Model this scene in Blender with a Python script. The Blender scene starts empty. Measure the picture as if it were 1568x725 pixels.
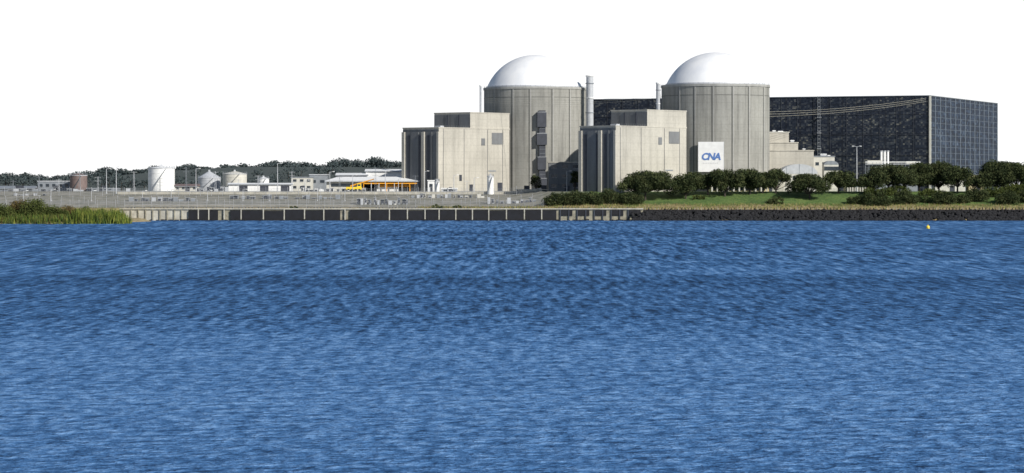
import bpy, math, random
from mathutils import Vector, Matrix
random.seed(7)
SC=bpy.context.scene
EYE=14.0; F=4500.0; U0=784.0; V0=283.0
# placement helpers: pixel column / row + assumed distance -> world metres
def bx(u,D): return (u-U0)*D/F
def ez(v,D): return EYE-(v-V0)*D/F
def ss(t):
    t=max(0.0,min(1.0,t)); return t*t*(3-2*t)
def H(x,y):
    w=24+51*(1-ss((x+5)/30.0))
    z=-3+7.7*ss((y-1155.5)/2.5)+6.6*max(0,min(1,(y-1160)/w))
    if y>1400:
        k=ss((y-1450)/400.0)
        hl=3+11*ss((x+330)/170.0)
        z+=k*hl*ss((60-x)/130.0)
    edge=-135-2.5*math.sin(y*0.11)
    s=ss((edge-x)/9.0)*ss((y-(1050+1.5*math.sin(x*0.2)))/6.0)
    return max(z,-3+4.0*s)
def ground_at(u,v,dmax=1196):
    D=1040.0
    while D<dmax:
        if H(bx(u,D),D)>=ez(v,D): return D
        D+=0.5
    return dmax-(u*7.3)%8

# ---------------------------------------------------------------- materials
def newmat(name):
    m=bpy.data.materials.new(name); m.use_nodes=True
    nt=m.node_tree; b=nt.nodes['Principled BSDF']
    return m,nt,b
def N(nt,t,**k):
    n=nt.nodes.new(t)
    for a,v in k.items(): setattr(n,a,v)
    return n
def mathn(nt,op,a,b=None,c=None):
    n=N(nt,'ShaderNodeMath',operation=op)
    for i,q in enumerate((a,b,c)):
        if q is None: continue
        if isinstance(q,(int,float)): n.inputs[i].default_value=q
        else: nt.links.new(q,n.inputs[i])
    return n.outputs[0]
def noise(nt,vec,scale,detail=3,mapscale=None,rough=.5):
    if mapscale:
        mp=N(nt,'ShaderNodeMapping'); mp.inputs['Scale'].default_value=mapscale
        nt.links.new(vec,mp.inputs['Vector']); vec=mp.outputs[0]
    n=N(nt,'ShaderNodeTexNoise'); n.inputs['Scale'].default_value=scale
    n.inputs['Detail'].default_value=detail; n.inputs['Roughness'].default_value=rough
    nt.links.new(vec,n.inputs['Vector']); return n.outputs['Fac']
def ramp(nt,fac,stops):
    r=N(nt,'ShaderNodeValToRGB'); e=r.color_ramp.elements
    while len(e)<len(stops): e.new(0.5)
    for el,(p,c) in zip(e,stops):
        el.position=p; el.color=(c[0],c[1],c[2],1) if len(c)==3 else c
    nt.links.new(fac,r.inputs[0]); return r.outputs[0]
def mixc(nt,fac,a,b,mode='MIX'):
    m=N(nt,'ShaderNodeMix',data_type='RGBA',blend_type=mode)
    for idx,q in ((0,fac),(6,a),(7,b)):
        if isinstance(q,(int,float)): m.inputs[idx].default_value=q
        elif isinstance(q,tuple): m.inputs[idx].default_value=(q[0],q[1],q[2],1)
        else: nt.links.new(q,m.inputs[idx])
    return m.outputs[2]
def maprange(nt,v,a,b_,c=0.0,d=1.0,smooth=True):
    n=N(nt,'ShaderNodeMapRange',interpolation_type='SMOOTHSTEP' if smooth else 'LINEAR'); nt.links.new(v,n.inputs[0])
    for i,q in enumerate((a,b_,c,d)): n.inputs[i+1].default_value=q
    return n.outputs[0]
def pos(nt): return N(nt,'ShaderNodeNewGeometry').outputs['Position']

def plain(name,col,rough=.6,var=.15,scale=.6,metal=0):
    m,nt,b=newmat(name); p=pos(nt)
    n=noise(nt,p,scale,4)
    c=ramp(nt,n,[(.3,tuple(x*(1-var) for x in col)),(.7,tuple(min(1,x*(1+var)) for x in col))])
    nt.links.new(c,b.inputs['Base Color']); b.inputs['Roughness'].default_value=rough
    b.inputs['Metallic'].default_value=metal
    return m
def concrete(name,col,lift=2.6,stain=.3,line=.82):
    m,nt,b=newmat(name); p=pos(nt)
    big=noise(nt,p,.07,4); st=noise(nt,p,1.0,5,(.45,.45,.03),.65); fine=noise(nt,p,1.1,4)
    c=ramp(nt,big,[(.3,tuple(x*.86 for x in col)),(.7,tuple(x*1.1 for x in col))])
    s=ramp(nt,st,[(.32,(1-stain*1.2,)*3),(.5,(1-stain*.25,1-stain*.26,1-stain*.28)),(.62,(1,1,1))])
    c=mixc(nt,1.0,c,s,'MULTIPLY')
    f=ramp(nt,fine,[(.3,(.88,.88,.88)),(.7,(1.0,1.0,1.0))]); c=mixc(nt,1.0,c,f,'MULTIPLY')
    sx=N(nt,'ShaderNodeSeparateXYZ'); nt.links.new(p,sx.inputs[0])
    zz=mathn(nt,'FRACT',mathn(nt,'DIVIDE',sx.outputs[2],lift))
    ln=mathn(nt,'LESS_THAN',zz,.10)
    c=mixc(nt,mathn(nt,'MULTIPLY',ln,1-line),c,(.12,.11,.10))
    nt.links.new(c,b.inputs['Base Color']); b.inputs['Roughness'].default_value=.9
    return m
M={}
M['conc']=concrete('concrete_containment',(.35,.345,.315),3.0,.30,.88)
M['rib']=concrete('concrete_rib',(.40,.395,.37),3.0,.2,.9)
M['seam']=plain('dark_joint',(.12,.12,.11),.9)
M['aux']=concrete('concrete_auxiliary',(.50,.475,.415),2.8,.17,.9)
M['auxd']=concrete('concrete_shade_and_panel',(.19,.197,.205),2.8,.25,.88)  # auxiliary concrete darkened: shade painted on left walls; also louvres and pipes
m,nt,b=newmat('dome_white_paint'); p=pos(nt)
c=ramp(nt,noise(nt,p,.6,5,(.5,.5,.1)),[(.3,(.74,.75,.77)),(.6,(.83,.83,.83))])
nt.links.new(c,b.inputs['Base Color']); b.inputs['Roughness'].default_value=.55; M['dome']=m
M['white']=plain('white_paint',(.80,.80,.79),.5,.06)
M['offw']=plain('cream_render',(.56,.545,.49),.8,.1)
M['lgrey']=plain('light_grey_metal',(.46,.475,.50),.5,.12)
M['grey']=plain('grey_metal_cladding',(.22,.24,.265),.6,.15)
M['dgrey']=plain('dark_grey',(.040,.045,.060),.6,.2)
M['black']=plain('black_rubber_panel',(.006,.0065,.010),.8,.4)
M['brown']=plain('brown_tank_paint',(.17,.125,.115),.6,.15)
M['orange']=plain('orange_paint',(.75,.33,.02),.5,.08)
M['yellow']=plain('yellow_paint',(.85,.62,.03),.4,.05)
M['cream']=plain('cream_yellow_render',(.62,.53,.32),.8,.08)
M['blue']=plain('blue_letter_paint',(.10,.20,.48),.5,.05)
M['window']=plain('window_glass',(.03,.04,.05),.15,.2)
M['bark']=plain('tree_bark',(.055,.045,.035),.9,.3,3)
M['rock']=plain('dark_rock',(.014,.014,.016),.95,.6,1.5)
M['wire']=plain('galvanised_wire',(.27,.285,.31),.5,.1)
M['cable']=plain('cable_aluminium',(.42,.40,.33),.6,.1)
M['bank']=plain('sandy_bank_wall',(.27,.25,.19),.95,.3,.8)
M['cap']=plain('weathered_concrete_cap',(.42,.40,.34),.95,.25,.5)
M['road']=plain('gravel',(.26,.25,.22),.95,.2,.4)
def leafmat(name,a,bc,c3):
    m,nt,b=newmat(name); p=pos(nt)
    n=noise(nt,p,.45,3); n2=noise(nt,p,2.5,2)
    f=mathn(nt,'ADD',mathn(nt,'MULTIPLY',n,.6),mathn(nt,'MULTIPLY',n2,.4))
    c=ramp(nt,f,[(.36,a),(.5,bc),(.66,c3)])
    nt.links.new(c,b.inputs['Base Color']); b.inputs['Roughness'].default_value=.8
    b.inputs['Specular IOR Level'].default_value=.15
    return m
M['oak']=leafmat('oak_foliage',(.016,.026,.010),(.040,.054,.020),(.115,.125,.05))
M['shrub']=leafmat('shrub_foliage',(.035,.05,.013),(.07,.090,.024),(.13,.14,.04))
M['rust']=leafmat('rusty_shrub_foliage',(.06,.05,.018),(.11,.08,.03),(.16,.13,.045))
M['reed']=leafmat('reed_blades',(.09,.125,.02),(.18,.215,.035),(.29,.29,.07))
M['dry']=leafmat('dry_grass_blades',(.18,.14,.07),(.30,.235,.115),(.42,.34,.18))
M['green']=leafmat('green_grass_blades',(.035,.07,.015),(.07,.13,.028),(.12,.18,.05))
M['far']=leafmat('distant_foliage',(.034,.050,.056),(.056,.074,.078),(.095,.112,.100))  # bluish lift puts distance haze into the leaf colour

m,nt,b=newmat('terrain_soil_and_grass'); p=pos(nt)
sx=N(nt,'ShaderNodeSeparateXYZ'); nt.links.new(p,sx.inputs[0])
n1=noise(nt,p,.09,5); n2=noise(nt,p,.9,4); n3=noise(nt,p,.25,4)
grass=ramp(nt,mathn(nt,'ADD',mathn(nt,'MULTIPLY',n1,.5),mathn(nt,'MULTIPLY',n2,.5)),[(.35,(.035,.065,.016)),(.5,(.075,.135,.03)),(.65,(.14,.19,.05))])
dry=ramp(nt,n2,[(.3,(.18,.14,.07)),(.7,(.38,.31,.17))])
grav=ramp(nt,n3,[(.3,(.13,.13,.10)),(.5,(.22,.21,.17)),(.7,(.30,.28,.24))])
yy=mathn(nt,'ADD',sx.outputs[1],mathn(nt,'MULTIPLY',mathn(nt,'SUBTRACT',n1,.5),14.0))
fd=maprange(nt,yy,1162,1166)
xx=mathn(nt,'ADD',sx.outputs[0],mathn(nt,'MULTIPLY',mathn(nt,'SUBTRACT',n1,.5),30.0))
fx=maprange(nt,xx,12,40)
c=mixc(nt,fx,grav,grass)
c=mixc(nt,mathn(nt,'SUBTRACT',1.0,fd),c,dry)
c=mixc(nt,maprange(nt,yy,1380,1440),c,(.05,.062,.055))
nt.links.new(c,b.inputs['Base Color']); b.inputs['Roughness'].default_value=.95
M['terrain']=m

# water: choppy, wind-roughened blue lake; wave light and shade painted into colour
m,nt,b=newmat('lake_water'); nt.nodes.remove(b); p=pos(nt)
sx=N(nt,'ShaderNodeSeparateXYZ'); nt.links.new(p,sx.inputs[0]); Y=sx.outputs[1]
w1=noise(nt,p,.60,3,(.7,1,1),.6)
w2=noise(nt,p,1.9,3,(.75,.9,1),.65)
wm=noise(nt,p,1.15,3,(.75,.34,1),.65)   # middle-distance chop, colour only
w3=noise(nt,p,.80,3,(1,.09,1),.65)      # open-lake chop, colour only
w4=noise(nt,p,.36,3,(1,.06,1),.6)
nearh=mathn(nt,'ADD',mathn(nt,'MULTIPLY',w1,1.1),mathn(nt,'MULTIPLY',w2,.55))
bp=N(nt,'ShaderNodeBump'); bp.inputs['Strength'].default_value=1.0; bp.inputs['Distance'].default_value=1.0
nt.links.new(nearh,bp.inputs['Height'])
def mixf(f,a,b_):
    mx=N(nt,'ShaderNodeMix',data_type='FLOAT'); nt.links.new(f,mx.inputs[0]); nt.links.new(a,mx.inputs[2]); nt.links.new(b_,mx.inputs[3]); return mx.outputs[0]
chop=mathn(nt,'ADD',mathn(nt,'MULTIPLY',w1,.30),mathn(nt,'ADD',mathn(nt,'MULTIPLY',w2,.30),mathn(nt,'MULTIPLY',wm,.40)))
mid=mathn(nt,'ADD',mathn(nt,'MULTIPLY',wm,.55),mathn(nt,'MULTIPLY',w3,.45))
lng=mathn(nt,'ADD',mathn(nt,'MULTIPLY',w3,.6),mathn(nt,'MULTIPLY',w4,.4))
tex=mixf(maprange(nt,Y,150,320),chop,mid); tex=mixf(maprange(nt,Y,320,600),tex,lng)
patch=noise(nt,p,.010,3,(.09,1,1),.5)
# wind lanes across the lake, painted as lighter and darker colour
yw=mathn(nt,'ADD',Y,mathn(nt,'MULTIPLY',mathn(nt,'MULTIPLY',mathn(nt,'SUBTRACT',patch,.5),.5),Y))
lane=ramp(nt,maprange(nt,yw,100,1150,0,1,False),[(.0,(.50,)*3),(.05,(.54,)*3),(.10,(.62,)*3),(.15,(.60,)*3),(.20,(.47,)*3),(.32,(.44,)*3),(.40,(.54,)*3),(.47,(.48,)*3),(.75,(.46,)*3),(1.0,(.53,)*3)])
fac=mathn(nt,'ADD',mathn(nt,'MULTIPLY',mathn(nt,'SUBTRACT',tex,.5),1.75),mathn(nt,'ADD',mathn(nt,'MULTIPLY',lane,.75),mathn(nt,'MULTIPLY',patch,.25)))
c=ramp(nt,fac,[(.28,(.006,.020,.060)),(.39,(.020,.066,.170)),(.48,(.042,.128,.300)),(.57,(.080,.20,.43)),(.72,(.19,.36,.64))])  # ramp paints dark troughs and light crests
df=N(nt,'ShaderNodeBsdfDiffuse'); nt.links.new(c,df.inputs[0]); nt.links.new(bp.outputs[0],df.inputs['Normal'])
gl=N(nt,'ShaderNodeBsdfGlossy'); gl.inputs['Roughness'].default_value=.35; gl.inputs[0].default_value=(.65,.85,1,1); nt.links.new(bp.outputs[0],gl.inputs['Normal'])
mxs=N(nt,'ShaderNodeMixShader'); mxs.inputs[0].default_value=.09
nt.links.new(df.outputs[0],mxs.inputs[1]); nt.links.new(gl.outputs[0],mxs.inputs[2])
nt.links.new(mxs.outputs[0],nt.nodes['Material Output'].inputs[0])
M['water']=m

# ---------------------------------------------------------------- mesh builder
class MB:
    def __init__(s): s.v=[];s.f=[];s.mi=[];s.ms=[];s.sm=[]
    def mid(s,k):
        if k not in s.ms: s.ms.append(k)
        return s.ms.index(k)
    def add(s,vs,fs,k,smooth=False):
        o=len(s.v); s.v.extend([tuple(q) for q in vs]); i=s.mid(k)
        for f in fs: s.f.append([o+a for a in f]); s.mi.append(i); s.sm.append(smooth)
    def box(s,c,size,k,rot=0.0):
        hx,hy,hz=size[0]/2,size[1]/2,size[2]/2; ca,sa=math.cos(rot),math.sin(rot)
        vs=[]
        for dz in(-hz,hz):
            for dx,dy in((-hx,-hy),(hx,-hy),(hx,hy),(-hx,hy)):
                vs.append((c[0]+dx*ca-dy*sa,c[1]+dx*sa+dy*ca,c[2]+dz))
        s.add(vs,[(3,2,1,0),(4,5,6,7),(0,1,5,4),(1,2,6,5),(2,3,7,6),(3,0,4,7)],k)
    def prism(s,poly,z0,z1,k):
        n=len(poly)
        vs=[(a[0],a[1],z0) for a in poly]+[(a[0],a[1],z1) for a in poly]
        fs=[tuple(range(n))[::-1],tuple(range(n,2*n))]+[(i,(i+1)%n,n+(i+1)%n,n+i) for i in range(n)]
        s.add(vs,fs,k)
    def cyl(s,x,y,z0,z1,r0,r1,k,seg=24,cap=True):
        vs=[(x+r0*math.cos(2*math.pi*i/seg),y+r0*math.sin(2*math.pi*i/seg),z0) for i in range(seg)]
        vs+=[(x+r1*math.cos(2*math.pi*i/seg),y+r1*math.sin(2*math.pi*i/seg),z1) for i in range(seg)]
        s.add(vs,[(i,(i+1)%seg,seg+(i+1)%seg,seg+i) for i in range(seg)],k,seg>12)
        if cap:
            s.add(vs[seg:],[tuple(range(seg))],k); s.add(vs[:seg],[tuple(range(seg))[::-1]],k)
    def tube(s,a,b_,r0,r1,k,seg=6):
        a=Vector(a);b_=Vector(b_); d=(b_-a).normalized()
        e=d.orthogonal().normalized(); g=d.cross(e)
        vs=[a+(e*math.cos(2*math.pi*i/seg)+g*math.sin(2*math.pi*i/seg))*r0 for i in range(seg)]
        vs+=[b_+(e*math.cos(2*math.pi*i/seg)+g*math.sin(2*math.pi*i/seg))*r1 for i in range(seg)]
        s.add(vs,[(i,(i+1)%seg,seg+(i+1)%seg,seg+i) for i in range(seg)]+[tuple(range(seg,2*seg)),tuple(range(seg))[::-1]],k)
    def done(s,name,parent=None):
        me=bpy.data.meshes.new(name); me.from_pydata(s.v,[],s.f)
        for k in s.ms: me.materials.append(M[k])
        me.polygons.foreach_set('material_index',s.mi); me.polygons.foreach_set('use_smooth',s.sm)
        me.update(); o=bpy.data.objects.new(name,me); SC.collection.objects.link(o)
        if parent: o.parent=parent
        return o
def empty(name,loc=(0,0,0)):
    e=bpy.data.objects.new(name,None); SC.collection.objects.link(e); return e

# ---------------------------------------------------------------- terrain + water
def axis(segs):
    r=[]
    for a,b_,st in segs:
        q=a
        while q<b_-1e-6: r.append(q); q+=st
    r.append(segs[-1][1]); return r
xs=axis([(-9000,-1500,1500),(-1500,-300,100),(-300,320,3.5),(320,1500,118),(1500,9000,1500)])
ys=axis([(1000,1040,10),(1040,1072,1.5),(1072,1150,6),(1150,1170,.8),(1170,1250,4),(1250,2200,50),(2200,15000,1600)])
vs=[(x,y,H(x,y)) for y in ys for x in xs]; nx=len(xs)
fs=[(j*nx+i,j*nx+i+1,(j+1)*nx+i+1,(j+1)*nx+i) for j in range(len(ys)-1) for i in range(nx-1)]
g=MB(); g.add(vs,fs,'terrain',True); g.done('terrain')
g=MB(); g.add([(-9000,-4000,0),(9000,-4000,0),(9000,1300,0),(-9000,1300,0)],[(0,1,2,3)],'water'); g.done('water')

# ---------------------------------------------------------------- containments
def containment(uc,D,rpx,vtop,vdome,rdpx,ribs):
    E=empty('reactor_containment_building')
    cx=bx(uc,D); R=rpx*D/F; zt=ez(vtop,D); zd=ez(vdome,D); rd=rdpx*D/F
    g=MB(); g.cyl(cx,D,7,zt,R,R,'conc',128)
    g.cyl(cx,D,zt-.9,zt+.05,R+.28,R+.28,'rib',128)
    g.cyl(cx,D,zt-4.6,zt-4.4,R+.05,R+.05,'seam',128)
    g.done('cylinder_wall',E)
    g=MB()
    for u in ribs:
        a=math.asin(max(-.98,min(.98,(u-uc)/rpx)))
        for k,(w,o,aoff) in (('rib',(.7,.14,0)),('seam',(.30,.10,-.027))):
            aa=a+aoff
            g.box((cx+math.sin(aa)*R,D-math.cos(aa)*R,(8+zt-1.0)/2),(w,o*2,zt-1.0-8),k,aa)
    g.done('tendon_buttresses',E)
    h=zd-zt; S=(rd*rd+h*h)/(2*h); zc=zd-S; rings=20; seg=128
    th0=math.asin(min(1,rd/S)); vs=[];fs=[]
    for j in range(rings):
        th=th0*(1-j/rings)
        for i in range(seg):
            a=2*math.pi*i/seg; vs.append((cx+S*math.sin(th)*math.cos(a),D+S*math.sin(th)*math.sin(a),zc+S*math.cos(th)))
    vs.append((cx,D,zd)); top=len(vs)-1
    for j in range(rings-1):
        for i in range(seg): fs.append((j*seg+i,j*seg+(i+1)%seg,(j+1)*seg+(i+1)%seg,(j+1)*seg+i))
    for i in range(seg): fs.append(((rings-1)*seg+i,(rings-1)*seg+(i+1)%seg,top))
    g=MB(); g.add(vs,fs,'dome',True)
    g.cyl(cx,D,zt,zt+.7,rd+.15,rd+.1,'lgrey',96)
    g.done('dome',E)
    g=MB()
    for i in range(64):
        a=2*math.pi*i/64; g.box((cx+math.cos(a)*(R-.1),D+math.sin(a)*(R-.1),zt+.45),(.06,.06,.8),'grey',a)
    g.done('parapet_railing',E)
    return E,cx,R,zt
E1,c1x,R1,z1=containment(819.5,1300,78.5,135,84,74.5,[757,786,812,846,872])
E2,c2x,R2,z2=containment(1095.5,1240,82.5,131,80,76,[1037,1060,1087,1117,1142,1166])
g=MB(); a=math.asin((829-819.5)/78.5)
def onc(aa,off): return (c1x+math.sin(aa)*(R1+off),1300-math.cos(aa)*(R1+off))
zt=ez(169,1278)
x,y=onc(a,.8); g.box((x,y,(9+zt)/2),(2.8,1.5,zt-9),'dgrey',a)  # stair built dark so its colour carries the shadow slit
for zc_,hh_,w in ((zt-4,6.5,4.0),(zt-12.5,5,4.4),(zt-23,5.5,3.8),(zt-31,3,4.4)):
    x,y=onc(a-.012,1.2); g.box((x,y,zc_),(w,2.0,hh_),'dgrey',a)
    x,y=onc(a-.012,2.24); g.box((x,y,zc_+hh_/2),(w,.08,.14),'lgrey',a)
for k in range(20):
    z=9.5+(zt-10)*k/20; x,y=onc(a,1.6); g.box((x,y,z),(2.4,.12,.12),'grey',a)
g.done('stair_and_shadow_slit',E1)

# ---------------------------------------------------------------- corner blocks
def corner_poly(uc,D,uL,uR,th):
    C=Vector((bx(uc,D),D)); dL=Vector((-math.cos(th),math.sin(th))); dR=Vector((math.sin(th),math.cos(th)))
    kL=(uL-U0)/F; kR=(uR-U0)/F
    tL=(kL*C.y-C.x)/(dL.x-kL*dL.y); tR=(kR*C.y-C.x)/(dR.x-kR*dR.y)
    return C,dL,dR,tL,tR
def block(g,uc,D,uL,uR,vtop,th,kR,kL=None,z0=7):
    C,dL,dR,tL,tR=corner_poly(uc,D,uL,uR,th); zt=ez(vtop,D)
    p=[C,C+dR*tR,C+dR*tR+dL*tL,C+dL*tL]
    g.prism([(q.x,q.y) for q in p],z0,zt,kR)
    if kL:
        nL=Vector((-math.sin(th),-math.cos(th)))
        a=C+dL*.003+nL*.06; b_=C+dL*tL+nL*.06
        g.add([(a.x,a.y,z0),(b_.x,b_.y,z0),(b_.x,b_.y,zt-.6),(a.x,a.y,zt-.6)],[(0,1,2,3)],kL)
    cen=(p[0]+p[2])/2
    g.prism([((q-cen).x*1.012+cen.x,(q-cen).y*1.012+cen.y) for q in p],zt-.02,zt+.45,kR)
    return C,dL,dR,tL,tR,zt
TH=math.radians(40)
def aux(uo,D,vt,vt2):
    E=empty('auxiliary_building')
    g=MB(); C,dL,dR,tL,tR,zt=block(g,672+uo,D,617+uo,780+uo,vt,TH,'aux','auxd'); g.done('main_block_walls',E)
    nL=Vector((-math.sin(TH),-math.cos(TH))); nR=Vector((math.cos(TH),-math.sin(TH)))
    g=MB()
    for t,w,d in ((.02,1.1,.5),(.20,.7,.3),(.42,1.6,.8),(.66,4.4,.3),(.97,1.6,.7)):
        q=C+dL*tL*t+nL*(d/2); g.box((q.x,q.y,(8+zt-1.5)/2),(w,d,zt-1.5-8),'aux' if t in(.42,.97,.02) else 'auxd',-TH)
    for t0 in (.29,.52,.84):
        q=C+dL*tL*t0+nL*.12; g.box((q.x,q.y,(8+zt-3)/2),(1.3,.14,zt-3-8),'dgrey',-TH)  # dark strips stand in for the shade inside the niches
    g.done('pilasters_and_shade_strips',E)
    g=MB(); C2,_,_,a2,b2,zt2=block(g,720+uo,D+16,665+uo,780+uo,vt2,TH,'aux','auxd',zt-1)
    for t in(.3,.62):
        q=C2+dL*a2*t+nL*.15; g.box((q.x,q.y,(zt+zt2)/2),(.5,.3,zt2-zt-1.2),'dgrey',-TH)
    g.done('upper_block_walls',E)
    g=MB()
    for t,z,w,h,k in ((.62,zt-5.5,2.4,3.0,'auxd'),(.82,zt-4,7.0,5.0,'auxd'),(.30,17,1.6,2.6,'dgrey'),(.45,12.6,2.2,3.2,'dgrey'),(.75,20,5.0,.5,'grey'),(.86,13,3,4,'dgrey')):
        q=C+dR*tR*t+nR*.06; g.box((q.x,q.y,z),(.12,w,h),k,-TH)
    for t in(.06,.35,.68,.9):
        q=C+dR*tR*t+nR*.08; g.box((q.x,q.y,(9+zt)/2),(.16,.14,zt-9.5),'auxd',-TH)
    g.done('louvres_doors_and_pipes',E)
    g=MB()
    for t in range(14):
        q=C+dR*tR*(t/14*.45)-nR*.5; g.box((q.x,q.y,zt+.9),(.07,.07,.9),'grey')
    q=C+dR*6+dL*5; g.box((q.x,q.y,zt+.7),(3,2.4,.9),'lgrey',-TH)
    g.done('roof_equipment',E)
    return E
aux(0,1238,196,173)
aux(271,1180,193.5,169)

# ---------------------------------------------------------------- vent stacks
def stack(u,D,rpx,vt,vb,bands=True):
    g=MB(); x=bx(u,D); r=rpx*D/F; z0=ez(vb,D); z=ez(vt,D)
    g.cyl(x,D,z0,z,r,r*.93,'lgrey',20); g.cyl(x,D,z-.02,z+.5,r*1.1,r*1.1,'white',20)
    if bands:
        n=8
        for i in range(n):
            zz=z0+(z-z0)*(i+.5)/n; g.cyl(x,D,zz,zz+.35,r*1.1,r*1.1,'grey' if i%2 else 'white',20)
        for i in range(30):
            zz=z0+(z-z0)*(i+.5)/30; g.box((x-r*.3,D-r-.25,zz),(.5,.06,.08),'grey')
        g.box((x-r*.3-.25,D-r-.25,(z+z0)/2),(.07,.07,z-z0),'grey'); g.box((x-r*.3+.25,D-r-.25,(z+z0)/2),(.07,.07,z-z0),'grey')
    g.done('vent_stack')
stack(903,1288,6,117,296); stack(736.3,1272,2.1,132,296,False); stack(1008,1232,3.6,128,295)

# ---------------------------------------------------------------- turbine hall
TT=math.radians(22)
C,dL,dR,tL,tR=corner_poly(1424,1285,906,1527,TT); zt=ez(146.5,1285)
def hallmat(name,d,cw,ch,stops,sc,grid):
    m,nt,b=newmat(name); p=pos(nt)
    dp=N(nt,'ShaderNodeVectorMath',operation='DOT_PRODUCT'); nt.links.new(p,dp.inputs[0]); dp.inputs[1].default_value=(d.x,d.y,0)
    sx=N(nt,'ShaderNodeSeparateXYZ'); nt.links.new(p,sx.inputs[0])
    cs=mathn(nt,'FLOOR',mathn(nt,'DIVIDE',dp.outputs['Value'],cw)); cz=mathn(nt,'FLOOR',mathn(nt,'DIVIDE',sx.outputs[2],ch))
    cb=N(nt,'ShaderNodeCombineXYZ'); nt.links.new(cs,cb.inputs[0]); nt.links.new(cz,cb.inputs[1])
    wn=N(nt,'ShaderNodeTexWhiteNoise',noise_dimensions='2D'); nt.links.new(cb.outputs[0],wn.inputs['Vector'])
    # diagonal runs of pane glints, painted into the base colour
    dg=mathn(nt,'ADD',mathn(nt,'MULTIPLY',cs,.55),cz); cb2=N(nt,'ShaderNodeCombineXYZ')
    nt.links.new(mathn(nt,'MULTIPLY',dg,.8),cb2.inputs[0]); nt.links.new(mathn(nt,'MULTIPLY',cs,.12),cb2.inputs[1])
    cl=noise(nt,cb2.outputs[0],sc,3)
    f=mathn(nt,'ADD',mathn(nt,'MULTIPLY',wn.outputs['Value'],.42),mathn(nt,'MULTIPLY',cl,.78))
    col=ramp(nt,f,stops)
    fx=mathn(nt,'LESS_THAN',mathn(nt,'FRACT',mathn(nt,'DIVIDE',dp.outputs['Value'],grid[0])),.12)
    fz=mathn(nt,'LESS_THAN',mathn(nt,'FRACT',mathn(nt,'DIVIDE',sx.outputs[2],grid[1])),.12)
    col=mixc(nt,mathn(nt,'MULTIPLY',mathn(nt,'MAXIMUM',fx,fz),.55),col,(.012,.014,.02))
    nt.links.new(col,b.inputs['Base Color']); b.inputs['Roughness'].default_value=.5; b.inputs['Specular IOR Level'].default_value=.3
    return m
M['hall']=hallmat('hall_dark_panels',dL,.8,.62,[(.38,(.010,.014,.026)),(.62,(.022,.029,.045)),(.78,(.060,.067,.078)),(.92,(.18,.175,.15))],.5,(6.5,3.3))
M['hallglass']=hallmat('hall_blue_glass',dR,2.0,1.1,[(.40,(.005,.010,.024)),(.62,(.010,.020,.044)),(.80,(.025,.045,.085)),(.95,(.09,.12,.17))],.5,(4,2.6))
M['mull']=plain('hall_mullion_metal',(.11,.135,.17),.5,.2)
E=empty('turbine_hall')
g=MB(); p4=[C,C+dR*tR,C+dR*tR+dL*tL,C+dL*tL]
g.prism([(q.x,q.y) for q in p4],7,zt,'hall'); g.done('walls',E)
nL=Vector((-math.sin(TT),-math.cos(TT))); nR=Vector((math.cos(TT),-math.sin(TT)))
g=MB()
a=C+nR*.05; b_=C+dR*tR+nR*.05
g.add([(a.x,a.y,8),(b_.x,b_.y,8),(b_.x,b_.y,zt-.05),(a.x,a.y,zt-.05)],[(0,1,2,3)],'hallglass')
nv=14
for i in range(nv+1):
    q=C+dR*tR*min(.998,max(.003,i/nv))+nR*.1; g.box((q.x,q.y,(8+zt)/2),(.12,1.1,zt-8),'mull',-TT)
z=10
while z<zt-1:
    q=C+dR*tR*.5+nR*.08; g.box((q.x,q.y,z),(.1,tR-.1,.16),'mull',-TT); z+=2.6
g.done('end_glazing_and_mullions',E)
g=MB()
n=int(tL/7.5)
for i in range(n+1):
    q=C+dL*tL*i/n+nL*.08; g.box((q.x,q.y,(8+zt)/2),(.14,.16,zt-8),'dgrey',-TT)
for z in (18,27,36,45):
    q=C+dL*tL*.5+nL*.1; g.box((q.x,q.y,z),(tL,.2,.12),'dgrey',-TT)
q=C+nL*.15+nR*.1; g.box((q.x,q.y,(8+zt)/2),(.8,.8,zt-8),'offw',-TT)
q=C+dR*tR+nR*.1; g.box((q.x,q.y,(8+zt)/2),(.5,.6,zt-8),'lgrey',-TT)
q=C+dL*tL*.5+nL*.12; g.box((q.x,q.y,zt+.1),(tL,.4,.3),'mull',-TT)
q=C+dR*tR*.5+nR*.12; g.box((q.x,q.y,zt+.1),(.4,tR,.3),'grey',-TT)
g.done('facade_framing_and_parapet',E)
k=(1255-U0)/F; t=(k*C.y-C.x)/(dL.x-k*dL.y); q=C+dL*t+nL*1.0
g=MB()
for s in(-.5,.5): g.box((q.x+s,q.y,(11+zt+.6)/2),(.12,.12,zt+.6-11),'grey',-TT)
z=12
while z<zt: g.box((q.x,q.y,z),(.9,.1,.12),'lgrey',-TT); z+=1.6
for z in (18,24,30,37,44): g.box((q.x,q.y-.3,z),(1.7,1.0,.25),'lgrey',-TT); g.box((q.x,q.y-.8,z+1),(1.7,.08,.1),'lgrey',-TT)
g.done('access_ladder',E)

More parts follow.
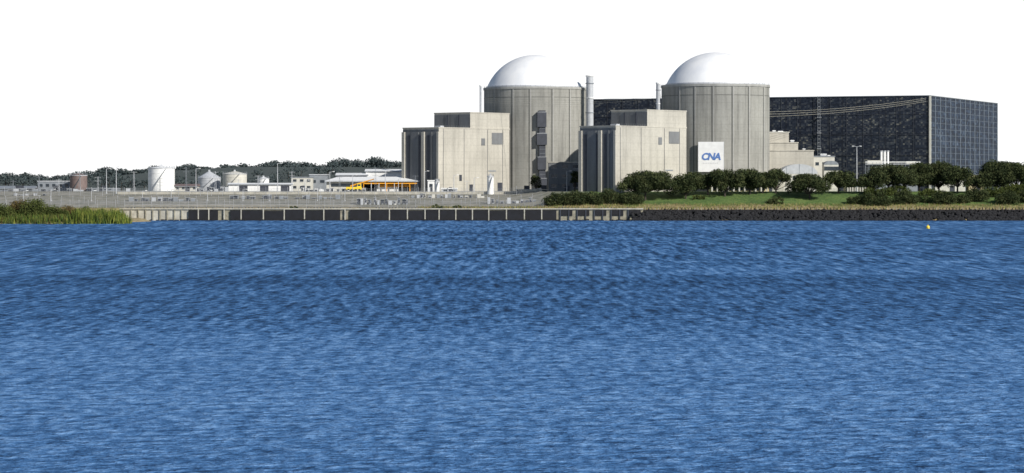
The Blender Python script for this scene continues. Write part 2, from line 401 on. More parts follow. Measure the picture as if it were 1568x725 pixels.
# ---------------------------------------------------------------- generic building
def building(name,u0,u1,vt,D,depth=12,wall='offw',roof='grey',windows=0,doors=1,rows=1,pitch=0,band=None):
    E=empty(name); x0,x1=bx(u0,D),bx(u1,D); cx=(x0+x1)/2; w=x1-x0; zt=ez(vt,D)
    zg=min(H(cx,D),H(x0,D),H(x1,D)); zb=max(H(cx,D),zg)
    g=MB(); g.box((cx,D+depth/2,(zg-1+zt)/2),(w,depth,zt-zg+1),wall); g.done('walls',E)
    g=MB()
    if pitch:
        o=.5; vs=[(x0-o,D-o,zt),(x1+o,D-o,zt),(x1+o,D+depth+o,zt),(x0-o,D+depth+o,zt),(x0-o,D+depth/2,zt+pitch),(x1+o,D+depth/2,zt+pitch)]
        g.add(vs,[(0,1,5,4),(3,4,5,2),(0,4,3),(1,2,5),(3,2,1,0)],roof)
        g.box((cx,D-o-.06,zt-.12),(w+2*o,.1,.25),'grey')
    else: g.box((cx,D+depth/2,zt+.2),(w+.5,depth+.5,.4),roof)
    g.done('roof',E)
    g=MB(); hh=zt-zb
    for r in range(rows):
        z=zb+hh*(r+.6)/rows
        for i in range(windows):
            xx=x0+w*(i+.5)/windows; ww=w/windows*.5; wh=min(1.3,hh/rows*.35)
            g.box((xx,D-.03,z),(ww,.1,wh),'window'); g.box((xx,D-.09,z-wh/2-.06),(ww+.2,.14,.1),'lgrey')
    for i in range(doors):
        xx=x0+w*(i+.5)/doors+w*.07; g.box((xx,D-.05,zb+1.1),(min(3,w*.12)+.6,.12,2.6),'dgrey')
    if band: g.box((cx,D-.06,zt-hh*.2),(w-.1,.14,hh*.13),band)
    if g.v: g.done('windows_and_doors',E)
    return E
building('annex_building',840,890,249,1240,14,'auxd','aux',3,1,3)  # dark wall concrete carries the neighbouring block's shade
building('annex_building',790,842,291,1262,8,'aux','aux',0,2)
building('service_building',1168,1208,203,1264,14,'aux','offw',0,1,4)
building('service_building',1168,1222,219,1256,12,'aux','aux',3,1,2)
building('service_building',1172,1246,231,1248,14,'aux','aux',0,2,2)
building('service_building',1246,1278,240,1256,10,'offw','grey',3,1,2)
building('service_building',1150,1200,265,1222,10,'aux','offw',4,1,1)
g=MB()
for u,vt_,w in ((1186,200,1.2),(1196,201,2.0),(1214,215,1.5),(1232,228,1.0),(1262,236,2.5),(1270,238,1.0)):
    D=1264; g.box((bx(u,D),D+3,ez(vt_+3,D)),(w,2,2.2),'lgrey'); g.box((bx(u,D),D+3,ez(vt_,D)),(w+.3,2.3,.25),'white')
g.done('rooftop_ventilation_units')
def barrel(u0,u1,vt,vb,D,L,k):
    g=MB(); x0,x1=bx(u0,D),bx(u1,D); cx=(x0+x1)/2; w=(x1-x0)/2; z0=ez(vb,D); h=ez(vt,D)-z0; n=16
    vs=[];
    for y in(D,D+L):
        for i in range(n+1):
            a=math.pi*i/n; vs.append((cx-w*math.cos(a),y,z0+h*math.sin(a)))
    fs=[(i,i+1,n+2+i,n+1+i) for i in range(n)]
    g.add(vs,fs,k,True); g.add(vs[:n+1],[tuple(range(n+1))],k); g.add(vs[n+1:],[tuple(range(n+1))[::-1]],k)
    g.box((cx,D+L/2,(z0+9)/2),(2*w,L-.2,z0-9),'offw')
    for i in range(7): g.box((x0+(x1-x0)*(i+.5)/7,D-.05,z0-1.6),(.9,.15,1.6),'window')
    for i in range(1,n): 
        a=math.pi*i/n
        if i%4==0: g.box((cx-w*math.cos(a),D-.04,z0+h*math.sin(a)/2),(.18,.1,h*math.sin(a)),'grey')
    g.done('barrel_roof_building')
barrel(1196,1252,251,266,1226,16,'lgrey')
barrel(1262,1284,246,252,1240,8,'grey')
def portico(u0,u1,vt,D):
    E=empty('portico_building'); x0,x1=bx(u0,D),bx(u1,D); zt=ez(vt,D); cx=(x0+x1)/2; w=x1-x0
    zb=H(cx,D)-.5
    g=MB(); g.box((cx,D+6,(zb+zt)/2),(w,8,zt-zb),'cream'); g.box((cx,D+4,zt+.25),(w+1,13,.5),'brown'); g.done('walls_and_roof',E)
    g=MB(); n=11
    for i in range(n):
        x=x0+w*(i+.5)/n; g.box((x,D-.6,(zb+zt)/2),(.6,.6,zt-zb),'offw')
        if i<n-1: g.box((x+w/n/2,D+1.93,zb+2),(w/n*.55,.12,2.2),'window')
    g.box((cx,D-.6,zt-.35),(w,.64,.7),'cream'); g.done('columns_and_windows',E)
portico(1086,1178,279,1206)
portico(1296,1338,282,1206)
building('pump_house',1330,1405,257,1236,8,'grey','grey',5,1,1)
building('workshop_building',1432,1478,258,1238,9,'offw','lgrey',4,1,1)
building('workshop_building',1484,1508,268,1238,9,'cream','grey',2,1,1)
g=MB()
for u in (1349,1354,1359):
    D=1238; x=bx(u,D); g.cyl(x,D-1,11,ez(231,D),.5,.5,'white',14); g.cyl(x,D-1,ez(232,D),ez(230.6,D),.66,.66,'lgrey',14)
g.done('exhaust_pipe_group')
g=MB(); D=1230
for i in range(16):
    x=bx(1325+i*5.6,D); g.box((x,D,(11+ez(248,D))/2),(.16,.16,ez(248,D)-11),'grey')
g.box((bx(1367,D),D-.3,ez(248,D)),(23,.3,.35),'white'); g.box((bx(1367,D),D-.3,ez(251,D)),(23,.3,.3),'lgrey')
g.box((bx(1340,D),D+2,ez(249,D)),(6,2,2),'offw'); g.box((bx(1396,D),D+2,ez(249.5,D)),(4,2,1.5),'offw')
g.done('pipe_rack')

# ---------------------------------------------------------------- poles
def lamp(u,vt,D,heads=2,k='lgrey',r=.16):
    g=MB(); x=bx(u,D); z0=H(x,D); z=ez(vt,D)
    g.cyl(x,D,z0-.3,z,r*1.3,r*.7,k,8); g.cyl(x,D,z0-.3,z0+.3,r*2.4,r*2.4,k,8)
    for s in ((-1,1) if heads==2 else (1,)):
        g.tube((x,D,z-.2),(x+s*1.3,D,z+.15),.08,.06,k); g.box((x+s*1.55,D,z+.12),(.9,.4,.22),'white')
    g.done('street_lamp')
lamp(1312,224,1205,2,'lgrey',.2)
for u,v in ((163,258),(178,255),(300,258),(425,250),(505,263),(540,268),(590,262),(695,268),(650,262),(868,262),(467,276),(610,274),(726,272)): lamp(u,v,1225,1,'lgrey',.15)
for u,v in ((218,292),(262,290),(318,292),(372,290),(412,291),(486,290),(528,292),(36,292),(78,290),(140,292)): lamp(u,v,1192,1,'lgrey',.10)
def mast(u,vt,D,arms=3,k='lgrey'):
    g=MB(); x=bx(u,D); z0=H(x,D); z=ez(vt,D)
    for s,t in((-.35,-.35),(.35,-.35),(.35,.35),(-.35,.35)): g.tube((x+s,D+t,z0-.3),(x+s*.3,D+t*.3,z),.06,.045,k,4)
    n=int((z-z0)/1.2)
    for i in range(n):
        f=1-i/n*.7; g.tube((x-.35*f,D-.35*f,z0+i*1.2),(x+.35*f,D-.35*f,z0+i*1.2+1.2),.035,.035,k,4)
    for i in range(arms): g.box((x,D,z-.4-i*1.5),(2.6,.1,.1),k)
    g.done('lattice_mast')
for i,(u,v) in enumerate(((205,262),(285,256),(330,262),(122,262),(447,262),(575,256),(715,276),(60,270),(395,268),(20,276),(150,270),(245,272),(365,274),(520,270),(90,274),(636,268))): mast(u,v,1235,i%3+1,'grey' if i%2 else 'lgrey')

# ---------------------------------------------------------------- tanks
def tank(u0,u1,vt,vb,D,k,cone=1.0):
    g=MB(); x=bx((u0+u1)/2,D); r=(u1-u0)/2*D/F; z=ez(vt,D)+0; z0=min(ez(vb,D),H(x,D))-.5
    zs=z-cone; g.cyl(x,D,z0,zs,r,r,k,40); g.cyl(x,D,zs,z,r+.1,.3,k,40)
    for i in range(1,5): g.cyl(x,D,z0+(zs-z0)*i/5,z0+(zs-z0)*i/5+.14,r+.06,r+.06,k,40,True)
    g.cyl(x,D,zs-.25,zs,r+.12,r+.12,'lgrey',40)
    for i in range(24):
        a=2*math.pi*i/24; g.box((x+math.cos(a)*r,D+math.sin(a)*r,zs+.5),(.07,.07,1.0),'grey',a)
    n=26 
    for i in range(n):
        a=-2.4+1.3*i/n; zz=z0+(zs-z0)*i/n; g.box((x+math.cos(a)*(r+.4),D+math.sin(a)*(r+.4),zz),(.8,.3,.12),'grey',a)
    g.box((x,D,z+.3),(.8,.8,.7),'lgrey')
    g.done('storage_tank')
tank(227,267.5,254,297,1290,'white',.9); tank(107,133.5,265,300,1268,'brown',.9)
tank(341,378,262,284,1350,'offw',1.2); tank(303,338,262,284,1360,'lgrey',3.0); tank(395,412,271,284,1330,'white',.6)
tank(746,756,268,296,1222,'white',.6); tank(666,673,276,296,1226,'white',.4)

# ---------------------------------------------------------------- left site buildings
building('warehouse',58,107,278,1275,12,'grey','lgrey',5,1,1,0)
building('warehouse',-70,52,288,1270,12,'grey','grey',9,2,1,1)
building('site_office',133,180,289,1262,8,'grey','grey',6,1)
building('site_office',268,302,285,1270,9,'offw','brown',4,1,1,1.0)
building('long_store',350,446,282,1260,10,'white','white',0,3,1,.6)
building('site_office',446,478,272,1275,14,'offw','grey',3,1,2)
building('site_office',474,500,268,1282,14,'grey','lgrey',2,0,1)
building('warehouse',560,619,262,1310,14,'white','white',4,0,1,1.0)
building('warehouse',515,562,268,1305,14,'lgrey','white',3,0,1,1.0)
building('gatehouse',655,665,277,1232,4,'white','white',1,1)
building('gatehouse',676,700,289,1228,4,'lgrey','white',2,1)
E=empty('loading_shed'); D=1246; x0,x1=bx(498,D),bx(652,D); zr=ez(276.5,D); zg=H(x0,D)
g=MB(); 
vs=[(x0,D-1,zr),(x1,D-1,zr),(x1,D+15,zr),(x0,D+15,zr),(x0+5,D+7,zr+1.7),(x1-9,D+7,zr+1.7)]
g.add(vs,[(0,1,5,4),(3,4,5,2),(0,4,3),(1,2,5),(3,2,1,0)],'white'); g.box(((x0+x1)/2,D-1.1,zr-.2),(x1-x0,.12,.5),'lgrey'); g.done('roof',E)
g=MB(); g.box(((x0+x1)/2,D+14,(zg+zr)/2),(x1-x0-1,.3,zr-zg),'dgrey'); g.box((x0+8,D+6,(zg+zr)/2),(15,11,zr-zg-.05),'offw')
g.box((x0+8,D+.4,zg+2.6),(11,.15,1.2),'window'); g.done('walls',E)
g=MB(); xo=bx(556,D)
g.box(((xo+x1)/2,D-.6,zr-1.15),(x1-xo-1,.3,.5),'orange')
for i in range(9):
    x=xo+(x1-xo-.5)*i/8+.25; g.box((x,D-.6,(zg+zr-1)/2),(.3,.35,zr-1-zg),'orange' if i%3==0 else 'lgrey')
g.box(((xo+x1)/2+2,D+2,zg+2.2),(x1-xo-9,.4,.8),'orange'); g.box(((xo+x1)/2-3,D+4,zg+1.3),(9,4,2.6),'white'); g.box((x1-5,D+4,zg+1.2),(4,4,2.4),'orange')
g.done('orange_steel_frame',E)
# yellow site crane next to the shed
E=empty('mobile_crane'); D=1236; x=bx(542,D); z=H(x,D)
g=MB(); g.box((x,D,z+1.3),(6.5,2.4,1.1),'yellow'); g.box((x+2.2,D,z+2.5),(1.6,2.0,1.5),'yellow'); g.box((x+2.2,D-1.02,z+2.6),(1.1,.06,.8),'window')
for q in(-2.3,-.8,.8,2.3):
    for s in(-1,1): g.tube((x+q,D+s*1.2,z+.5),(x+q,D+s*.8,z+.5),.55,.55,'dgrey',12)
g.tube((x-1.5,D,z+2.2),(x+8.5,D,z+5.2),.35,.2,'orange',6); g.tube((x+8.4,D,z+5.1),(x+8.4,D,z+3.6),.04,.04,'dgrey',4)
g.done('chassis_cab_and_boom',E)
def panels(u0,u1,vt,vb,D,n,k='white'):
    g=MB(); x0,x1=bx(u0,D),bx(u1,D); zt_,z0=ez(vt,D),ez(vb,D)
    z0=min(z0,H(x0,D)); rnd=random.Random(int(u0))
    for i in range(n):
        if rnd.random()<.12: continue
        x=x0+(x1-x0)*(i+rnd.uniform(.3,.7))/n; w=(x1-x0)/n*rnd.uniform(.5,.9); h=(zt_-z0)*rnd.uniform(.55,1)
        g.box((x,D+rnd.uniform(0,1.5),z0+h/2),(w,1.4,h),rnd.choice([k,'lgrey','grey',k])); g.box((x,D-.02,z0+h*.6),(w*.7,.1,h*.35),'dgrey')
        g.box((x,D+.7,z0+h+.06),(w+.2,1.7,.12),'lgrey')
    g.done('electrical_cabinet_row')
panels(545,627,302,315,1176,13); panels(745,822,302,315,1180,12,'lgrey'); panels(630,742,296,306,1205,18,'offw'); panels(196,300,301,312,1190,12,'grey'); panels(20,70,296,304,1215,8,'lgrey'); panels(350,520,298,308,1200,20,'grey')
panels(0,200,288,297,1240,20,'grey'); panels(300,350,285,296,1245,7,'lgrey'); panels(450,560,287,296,1238,14,'white'); panels(270,345,293,300,1226,10,'offw')

# ---------------------------------------------------------------- fences
def fence(name,u0,u1,D,h,step=.55,k='wire',rails=6):
    g=MB(); x0,x1=bx(u0,D),bx(u1,D); x=x0; i=0
    while x<x1:
        y=D; z=H(x,y)
        g.box((x,y,z+h/2),(.04,.03,h),k)
        if i%6==0: g.box((x,y+.08,z+h/2+.1),(.13,.13,h+.5),'lgrey'); g.tube((x,y,z+h+.3),(x,y-.4,z+h+.7),.04,.04,'lgrey',4)
        for q in range(rails):
            zz=H(x+step/2,D)+h*(q+.5)/rails; g.box((x+step/2,y-.03,zz),(step,.03,.04),k)
        x+=step; i+=1
    g.done(name)
fence('chain_link_fence',-60,832,1163,2.8,.6)
fence('chain_link_fence',-60,832,1180,2.8,.75,'wire',5)
fence('chain_link_fence',-60,800,1214,3.2,.75,'wire',5)
fence('chain_link_fence',1100,1330,1189,1.4,.9,'wire',4)
g=MB()
for D,u0,u1,h,k in ((1222,180,830,1.0,'cap'),(1170,190,545,.5,'road')):
    n=40
    for i in range(n):
        x0=bx(u0,D)+(bx(u1,D)-bx(u0,D))*i/n; w=(bx(u1,D)-bx(u0,D))/n; g.box((x0+w/2,D,H(x0,D)+h/2-.2),(w-.1,.3,h+.4),k); g.box((x0+w/2,D,H(x0,D)+h+.05),(w-.1,.45,.1),'lgrey')
g.done('boundary_wall')

# ---------------------------------------------------------------- shoreline
g=MB(); Dw=1154.8
x0,x1=bx(183,Dw),bx(985,Dw); xm=bx(289,Dw)
g.box(((x0+xm)/2,Dw+.9,1.1),(xm-x0,1.6,6.6),'cap')
g.box(((xm+x1)/2,Dw+.9,1.1),(x1-xm,1.6,6.6),'bank')
g.box(((x0+x1)/2,Dw+.7,4.6),(x1-x0,2.4,.42),'cap')
pan=[(289,303),(305,319),(321,334),(353,368),(371,402),(405,434),(437,465),(468,494),(498,521),(536,565),(568,595),(598,622),(626,649),(653,671),(674,696),(700,722),(725,747),(750,774),(777,801),(805,828),(831,852)]
for a,b_ in pan:
    xa,xb=bx(a,Dw),bx(b_,Dw); zc=1.85+random.uniform(-.15,.15)
    g.box(((xa+xb)/2,Dw-.35,zc),(xb-xa,.75,4.5+random.uniform(-.3,.3)),'black')
for (a,b_),(c_,d_) in zip(pan,pan[1:]):
    u=(b_+c_)/2; g.box((bx(u,Dw),Dw-.6,1.9),(.42,.5,4.9),'cap')
for u in list(range(190,289,11))+list(range(858,975,13)):
    g.box((bx(u,Dw),Dw-.2,1.8),(.4,.5,4.7),'dgrey' if u>800 else 'bank')
for u in range(868,975,26): g.box((bx(u,Dw),Dw-.1,3.0),(bx(17,Dw)-bx(0,Dw),.3,2.2),'black')
for u in range(186,975,5):
    if random.random()<.6: g.box((bx(u,Dw),Dw-.05,4.9),(.35,.35,.5),'dgrey')
for _ in range(320):
    u=random.uniform(185,980); g.box((bx(u,Dw),Dw-1.1,random.uniform(-.2,.3)),(random.uniform(.5,1.8),.5,random.uniform(.2,.7)),'rock',random.uniform(-.4,.4))
g.done('retaining_wall')
g=MB()
ico=[(0,0,1),(.89,0,.45),(.28,.85,.45),(-.72,.53,.45),(-.72,-.53,.45),(.28,-.85,.45),(.72,.53,-.45),(-.28,.85,-.45),(-.89,0,-.45),(-.28,-.85,-.45),(.72,-.53,-.45),(0,0,-1)]
icf=[(0,1,2),(0,2,3),(0,3,4),(0,4,5),(0,5,1),(1,6,2),(2,7,3),(3,8,4),(4,9,5),(5,10,1),(6,7,2),(7,8,3),(8,9,4),(9,10,5),(10,6,1),(11,7,6),(11,8,7),(11,9,8),(11,10,9),(11,6,10)]
def rock(x,y,z,r,k='rock'):
    g.add([(x+a*r*random.uniform(.7,1.3),y+b_*r*random.uniform(.7,1.3),z+c_*r*random.uniform(.6,1.1)) for a,b_,c_ in ico],icf,k)
for _ in range(3200):
    x=random.uniform(bx(968,1152),bx(1620,1152)); t=random.random()
    rock(x,1149.5+t*6.5,-.3+t*4.3,random.uniform(.3,.85))
g.box(((bx(975,1156)+bx(1640,1156))/2,1157,1.5),(bx(1640,1156)-bx(975,1156),.6,5.6),'rock')
g.done('riprap_bank')
g=MB()
x=bx(978,1155)
while x<bx(1630,1155):
    g.box((x,1155.2,4.65),(.3,.3,random.uniform(.5,1.1)),'rock' if random.random()<.6 else 'bank'); x+=1.3
g.done('bank_marker_posts')

# ---------------------------------------------------------------- vegetation
def leaf(g,c,s,k,up=.25):
    n=Vector((random.gauss(0,1),random.gauss(0,1)-.15,random.gauss(0,1)+up)).normalized()
    e=n.orthogonal().normalized(); e.rotate(Matrix.Rotation(random.uniform(0,6.28),3,n)); f=n.cross(e)
    a=s*random.uniform(.6,1.2); b_=s*random.uniform(.4,.9)
    g.add([c-e*a,c-f*b_,c+e*a*.8,c+f*b_],[(0,1,2,3)],k)
def lobe_fill(g,c,rx,ry,rz,n,s,k):
    for _ in range(n):
        d=Vector((random.gauss(0,1),random.gauss(0,1),random.gauss(0,1))).normalized()
        r=random.random()**.33*random.uniform(.8,1.08)
        leaf(g,c+Vector((d.x*rx*r,d.y*ry*r,d.z*rz*r)),s,k)
def tree(u,vt,vb,wpx,name='holm_oak_tree',k='oak',dens=1.0,D=None):
    D=D or ground_at(u,vb); x=bx(u,D); z0=H(x,D); top=ez(vt-2.2,D); h=top-z0; w=wpx*1.06*D/F
    g=MB(); cb=z0+h*random.uniform(.12,.26)
    lean=random.uniform(-.5,.5)
    g.tube((x,D,z0-.3),(x+lean*.4,D,cb+.3),.42,.30,'bark',8)
    nl=max(6,int(w*1.0)); lobes=[]
    for i in range(nl):
        fx=(i+.5)/nl*2-1+random.uniform(-.12,.12); r=min(h,w)*random.uniform(.16,.30)
        arch=math.sqrt(max(0,1-(fx*.92)**2))
        lx=x+fx*(w/2-r*.6); ly=D+random.uniform(-.3,.3)*w; lz=cb+r*.4+(top-r*.75-cb-r*.4)*arch*random.uniform(.45,1.0)
        lobes.append((Vector((lx,ly,lz)),r))
    for _ in range(int(nl*.9)):
        r=min(h,w)*random.uniform(.16,.28); lobes.append((Vector((x+random.uniform(-.36,.36)*w,D+random.uniform(-.3,.3)*w,random.uniform(cb+r*.7,top-r*.8))),r))
    lobes.append((Vector((x+random.uniform(-.2,.2)*w,D,top-h*.19)),h*.2))
    for c,r in lobes:
        g.tube((x+lean*.4,D,cb-.2),c,.16,.04,'bark',5)
        g.tube(c,c+Vector((random.uniform(-r,r),random.uniform(-r,r),r*.6)),.05,.02,'bark',4)
        lobe_fill(g,c,r*1.15,r*1.1,r*.85,int(250*dens*max(.5,r*r/3.5)),.32,k)
    g.done(name)
def bush(u,vt,vb,wpx,name='shrub',k='oak',D=None,s=.28):
    D=D or ground_at(u,vb); x=bx(u,D); z0=H(x,D); top=ez(vt,D); h=max(.8,top-z0); w=wpx*D/F
    g=MB(); n=max(4,int(w*.8))
    for i in range(n):
        fx=(i+.5)/n*2-1; r=h*random.uniform(.22,.45); c=Vector((x+fx*(w/2-r*.5),D+random.uniform(-1,1),z0+r*.5+(h-r*1.4)*math.sqrt(max(0,1-fx*fx*.95))*random.uniform(.3,1.1)))
        g.tube((x+fx*w*.2,D,z0-.2),c,.09,.03,'bark',4)
        lobe_fill(g,c,r*1.25,r*1.2,r,int(230*max(.5,r*r/2)),s,k)
        lobe_fill(g,Vector((c.x,c.y,z0+r*.5)),r*1.1,r*1.1,r*.7,80,s,k)
    g.done(name)
for t in [(988,262,307,80),(1050,264,304,52),(1084,267,299,34),(1110,260,301,58),(1148,260,298,52),(1168,264,296,36),(1188,259,296,50),(1240,267,304,62),(1284,262,296,48),
          (1334,264,298,40),(1360,252,295,56),(1386,258,297,40),(1408,249,293,54),(1438,248,292,56),(1466,253,294,48),(1492,272,297,34),(1526,244,294,52),(1558,248,295,58),(1590,247,292,50),(1512,256,290,26)]:
    tree(*t)
for t in [(850,293,315,40),(876,289,314,40),(902,292,313,40),(936,288,313,44),(968,291,313,30),(1188,300,312,26),(1312,297,312,30),(1342,290,315,42),(1386,290,312,40),(1414,297,310,24),(1446,289,313,34),(1472,294,311,30),(1496,286,309,34),(1543,290,313,36),(1574,288,310,28)]:
    bush(*t)
for t in [(1070,297,305,22),(1428,287,300,46),(1345,285,300,46),(1375,283,299,36),(1520,284,302,40),(1560,280,300,64)]: bush(*t,k='shrub')
for t in [(820,268,293,16),(880,262,292,14)]: tree(*t,name='conifer_tree',dens=.7,D=1228)
for t in [(670,312,320,20),(700,314,320,16),(450,315,321,14)]: bush(*t,k='shrub',s=.18)

# distant wooded hills
prof=[(-120,268),(-60,265),(0,267),(14,262),(40,263),(60,266),(98,267),(128,262),(160,254),(182,255),(203,262),(240,252),(262,256),(290,249),(325,258),(350,256),(380,256),(400,250),(428,243),(450,247),(478,246),(500,255),(520,240),(540,245),(556,239),(583,239),(604,246),(625,248),(650,252)]
def pv(u):
    for (a,va),(b_,vb) in zip(prof,prof[1:]):
        if a<=u<=b_: return va+(vb-va)*(u-a)/(b_-a)
    return 268
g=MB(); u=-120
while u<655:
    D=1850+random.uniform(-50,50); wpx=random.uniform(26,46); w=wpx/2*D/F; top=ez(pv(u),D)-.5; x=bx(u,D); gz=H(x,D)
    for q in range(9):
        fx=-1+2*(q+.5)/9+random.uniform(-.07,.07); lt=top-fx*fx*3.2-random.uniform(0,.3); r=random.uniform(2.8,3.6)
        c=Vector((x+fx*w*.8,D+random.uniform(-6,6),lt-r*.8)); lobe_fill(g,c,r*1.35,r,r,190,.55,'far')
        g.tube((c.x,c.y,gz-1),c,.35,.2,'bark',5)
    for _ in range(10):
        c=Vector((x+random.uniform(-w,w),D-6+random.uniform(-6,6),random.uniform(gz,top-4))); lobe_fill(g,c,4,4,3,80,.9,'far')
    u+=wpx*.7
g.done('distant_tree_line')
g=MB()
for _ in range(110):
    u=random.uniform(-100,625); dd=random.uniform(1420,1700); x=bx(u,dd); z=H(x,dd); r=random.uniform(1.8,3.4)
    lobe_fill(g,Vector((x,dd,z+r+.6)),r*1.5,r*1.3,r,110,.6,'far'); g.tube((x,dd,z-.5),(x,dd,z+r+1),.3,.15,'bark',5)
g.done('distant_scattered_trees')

def blades(name,n,fn,k,hmin,hmax,w=.12):
    g=MB()
    for _ in range(n):
        x,y,s=fn(); z=H(x,y)
        if z<-.6: continue
        h=random.uniform(hmin,hmax)*s; a=random.uniform(0,3.14); dx,dy=math.cos(a)*w,math.sin(a)*w; lx,ly=random.gauss(0,.16)*h,random.gauss(0,.1)*h
        kk=k if isinstance(k,str) else random.choice(k)
        g.add([(x-dx,y-dy,z-.2),(x+dx,y+dy,z-.2),(x+lx+dx*.2,y+ly,z+h)],[(0,1,2)],kk)
    g.done(name)
def f1():
    x=random.uniform(bx(640,1158),bx(1620,1158)); return x,random.uniform(1157.6,1166),1
blades('dry_grass',13000,f1,['dry','dry','dry','reed','green'],.3,1.0,.1)
def f3():
    x=random.uniform(25,300); return x,random.uniform(1164,1184),1
blades('grass',14000,f3,['green','green','green','shrub','reed'],.12,.4,.08)
def f2a():
    x=random.uniform(-215,-152); y=random.uniform(1050,1066)
    return x,y,.8*(.55+.45*math.sin(x*.9+y)**2)+.1
blades('reeds',12000,f2a,['shrub','green','green','rust','reed'],1.4,3.8,.13)
def f2():
    x=random.uniform(-158,-133); y=random.uniform(1050,1066)
    return x,y,ss((-131-x)/12)*(.6+.4*math.sin(x*.9+y)**2)+.15
blades('reeds',8500,f2,['reed','green','shrub','reed'],2.2,5.0,.13)
for u,vt_,w,k in [(2,308,44,'shrub'),(30,305,38,'rust'),(54,302,42,'shrub'),(84,308,38,'shrub'),(108,312,36,'rust'),(130,316,32,'shrub'),(-25,308,40,'shrub'),(152,319,28,'shrub'),(66,316,40,'shrub'),(18,318,36,'shrub'),(96,322,30,'shrub')]:
    bush(u,vt_,338,w,k=k,D=1066+random.uniform(-5,4),s=.25)

# ---------------------------------------------------------------- banner sign
a=math.asin((1083.5-1095.5)/82.5); off=.75
bxx=c2x+math.sin(a)*(R2+off); byy=1240-math.cos(a)*(R2+off); zc=(ez(217,byy)+ez(263,byy))/2; hh=ez(217,byy)-ez(263,byy); ww=39*byy/F
E=empty('building_banner_sign')
g=MB(); g.box((bxx,byy,zc),(ww,.12,hh),'white',a)
for s in(-1,1): g.box((bxx+s*(ww/2+.08)*math.cos(a),byy+s*(ww/2+.08)*math.sin(a)+.1,zc),(.1,.4,hh+.1),'lgrey',a)
for s in(-1,0,1): 
    g.box((bxx-math.sin(a)*.45,byy+math.cos(a)*.45,zc+s*hh*.45),(ww*.9,.7,.15),'grey',a)
g.done('board',E)
cu=bpy.data.curves.new('letters','FONT'); cu.body='CNA'; cu.size=3.9; cu.extrude=.04; cu.offset=.14; cu.shear=.2; cu.align_x='CENTER'; cu.align_y='CENTER'; cu.space_character=.88
o=bpy.data.objects.new('letters',cu); SC.collection.objects.link(o); o.parent=E
cu.materials.append(M['blue'])
o.rotation_euler=(math.radians(90),0,a); o.location=(bxx+math.sin(a)*.12-.1,byy-math.cos(a)*.12,zc)
g=MB()
for t in range(9):
    q=-3.2+t*.72; g.box((bxx+q*math.cos(a)+math.sin(a)*.08,byy+q*math.sin(a)-math.cos(a)*.08,zc-2.6),(.45,.06,.2),'lgrey',a)
g.done('small_lettering',E)

# ---------------------------------------------------------------- cables
def cable(p,q,sag,name='power_line',r=.055):
    cu=bpy.data.curves.new(name,'CURVE'); cu.dimensions='3D'; cu.bevel_depth=r; sp=cu.splines.new('POLY'); n=24; sp.points.add(n)
    for i in range(n+1):
        t=i/n; sp.points[i].co=(p[0]+(q[0]-p[0])*t,p[1]+(q[1]-p[1])*t,p[2]+(q[2]-p[2])*t-sag*4*t*(1-t),1)
    cu.materials.append(M['cable']); return cu
E=empty('power_lines')
for i in range(3):
    D0=1272; P=(bx(1418,D0),D0,ez(150+i*2.6,D0)); Q=(bx(1176,1244),1244,ez(171+i*3.6,1244))
    o=bpy.data.objects.new('cable',cable(P,Q,1.2,r=.045)); SC.collection.objects.link(o); o.parent=E
for i in range(3):
    P=(bx(1010,1212),1212,ez(143+i*3,1212)); Q=(bx(742,1275),1275,ez(150+i*3,1275))
    o=bpy.data.objects.new('cable',cable(P,Q,2.0,r=.03)); SC.collection.objects.link(o); o.parent=E

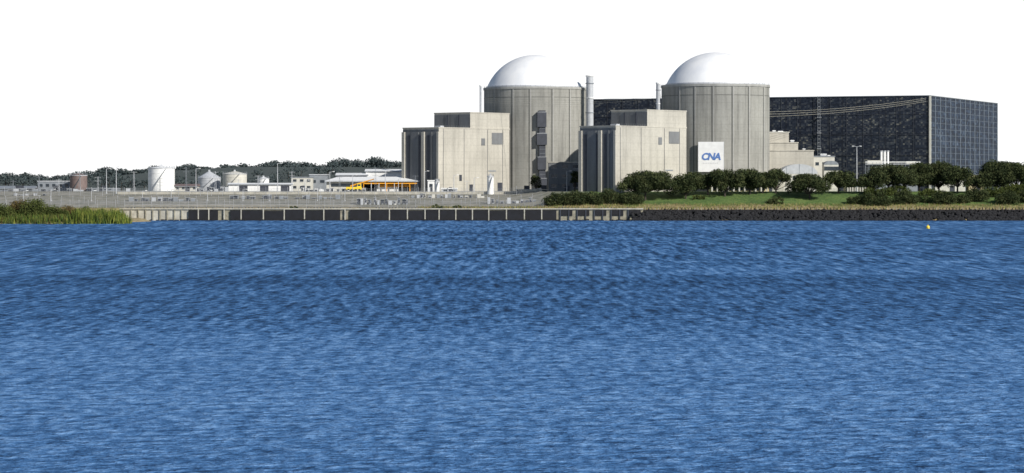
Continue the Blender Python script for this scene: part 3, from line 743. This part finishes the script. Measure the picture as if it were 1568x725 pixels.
# ---------------------------------------------------------------- buoy
g=MB(); D=940; x=bx(1421,D)
prof2=[(-.3,.35),(0,.55),(.35,.62),(.75,.5),(1.0,.25),(1.05,.08),(1.25,.07)]
for (za,ra),(zb,rb) in zip(prof2,prof2[1:]): g.cyl(x,D,za,zb,ra,rb,'yellow',16,False)
g.cyl(x,D,1.25,1.35,.12,.12,'yellow',10); g.cyl(x,D,.3,.38,.66,.66,'dgrey',16)
g.done('buoy')

# ---------------------------------------------------------------- light, world, camera
AZ=math.radians(45); EL=math.radians(30)
sd=Vector((math.sin(AZ)*math.cos(EL),-math.cos(AZ)*math.cos(EL),math.sin(EL)))
L=bpy.data.lights.new('sun','SUN'); L.energy=5.0; L.angle=math.radians(.5); L.color=(1,.96,.885)
o=bpy.data.objects.new('sun',L); SC.collection.objects.link(o); o.rotation_euler=(-sd).to_track_quat('-Z','Y').to_euler(); o.location=(200,-200,300)
w=bpy.data.worlds.new('World'); SC.world=w; w.use_nodes=True; nt=w.node_tree
for n in list(nt.nodes): nt.nodes.remove(n)
sky=N(nt,'ShaderNodeTexSky',sky_type='NISHITA'); sky.sun_disc=False; sky.sun_elevation=EL; sky.sun_rotation=math.pi-AZ
sky.air_density=1.0; sky.dust_density=.6; sky.ozone_density=2.0
b1=N(nt,'ShaderNodeBackground'); b1.inputs[1].default_value=.08; nt.links.new(sky.outputs[0],b1.inputs[0])
b2=N(nt,'ShaderNodeBackground'); b2.inputs[0].default_value=(1,1,1,1); b2.inputs[1].default_value=1.1
tc=N(nt,'ShaderNodeTexCoord'); sp=N(nt,'ShaderNodeSeparateXYZ'); nt.links.new(tc.outputs['Generated'],sp.inputs[0])
f=maprange(nt,sp.outputs[2],.068,.13,1,0)
ms=N(nt,'ShaderNodeMixShader'); nt.links.new(f,ms.inputs[0]); nt.links.new(b1.outputs[0],ms.inputs[1]); nt.links.new(b2.outputs[0],ms.inputs[2])
out=N(nt,'ShaderNodeOutputWorld'); nt.links.new(ms.outputs[0],out.inputs[0])
cam=bpy.data.cameras.new('camera'); cam.sensor_width=36; cam.lens=F/1568*36; cam.shift_y=-(362-V0)/1568; cam.clip_start=1; cam.clip_end=30000
o=bpy.data.objects.new('camera',cam); SC.collection.objects.link(o); o.location=(0,0,EYE); o.rotation_euler=(math.radians(90),0,0); SC.camera=o
SC.view_settings.view_transform='Standard'; SC.view_settings.look='None'; SC.view_settings.exposure=0
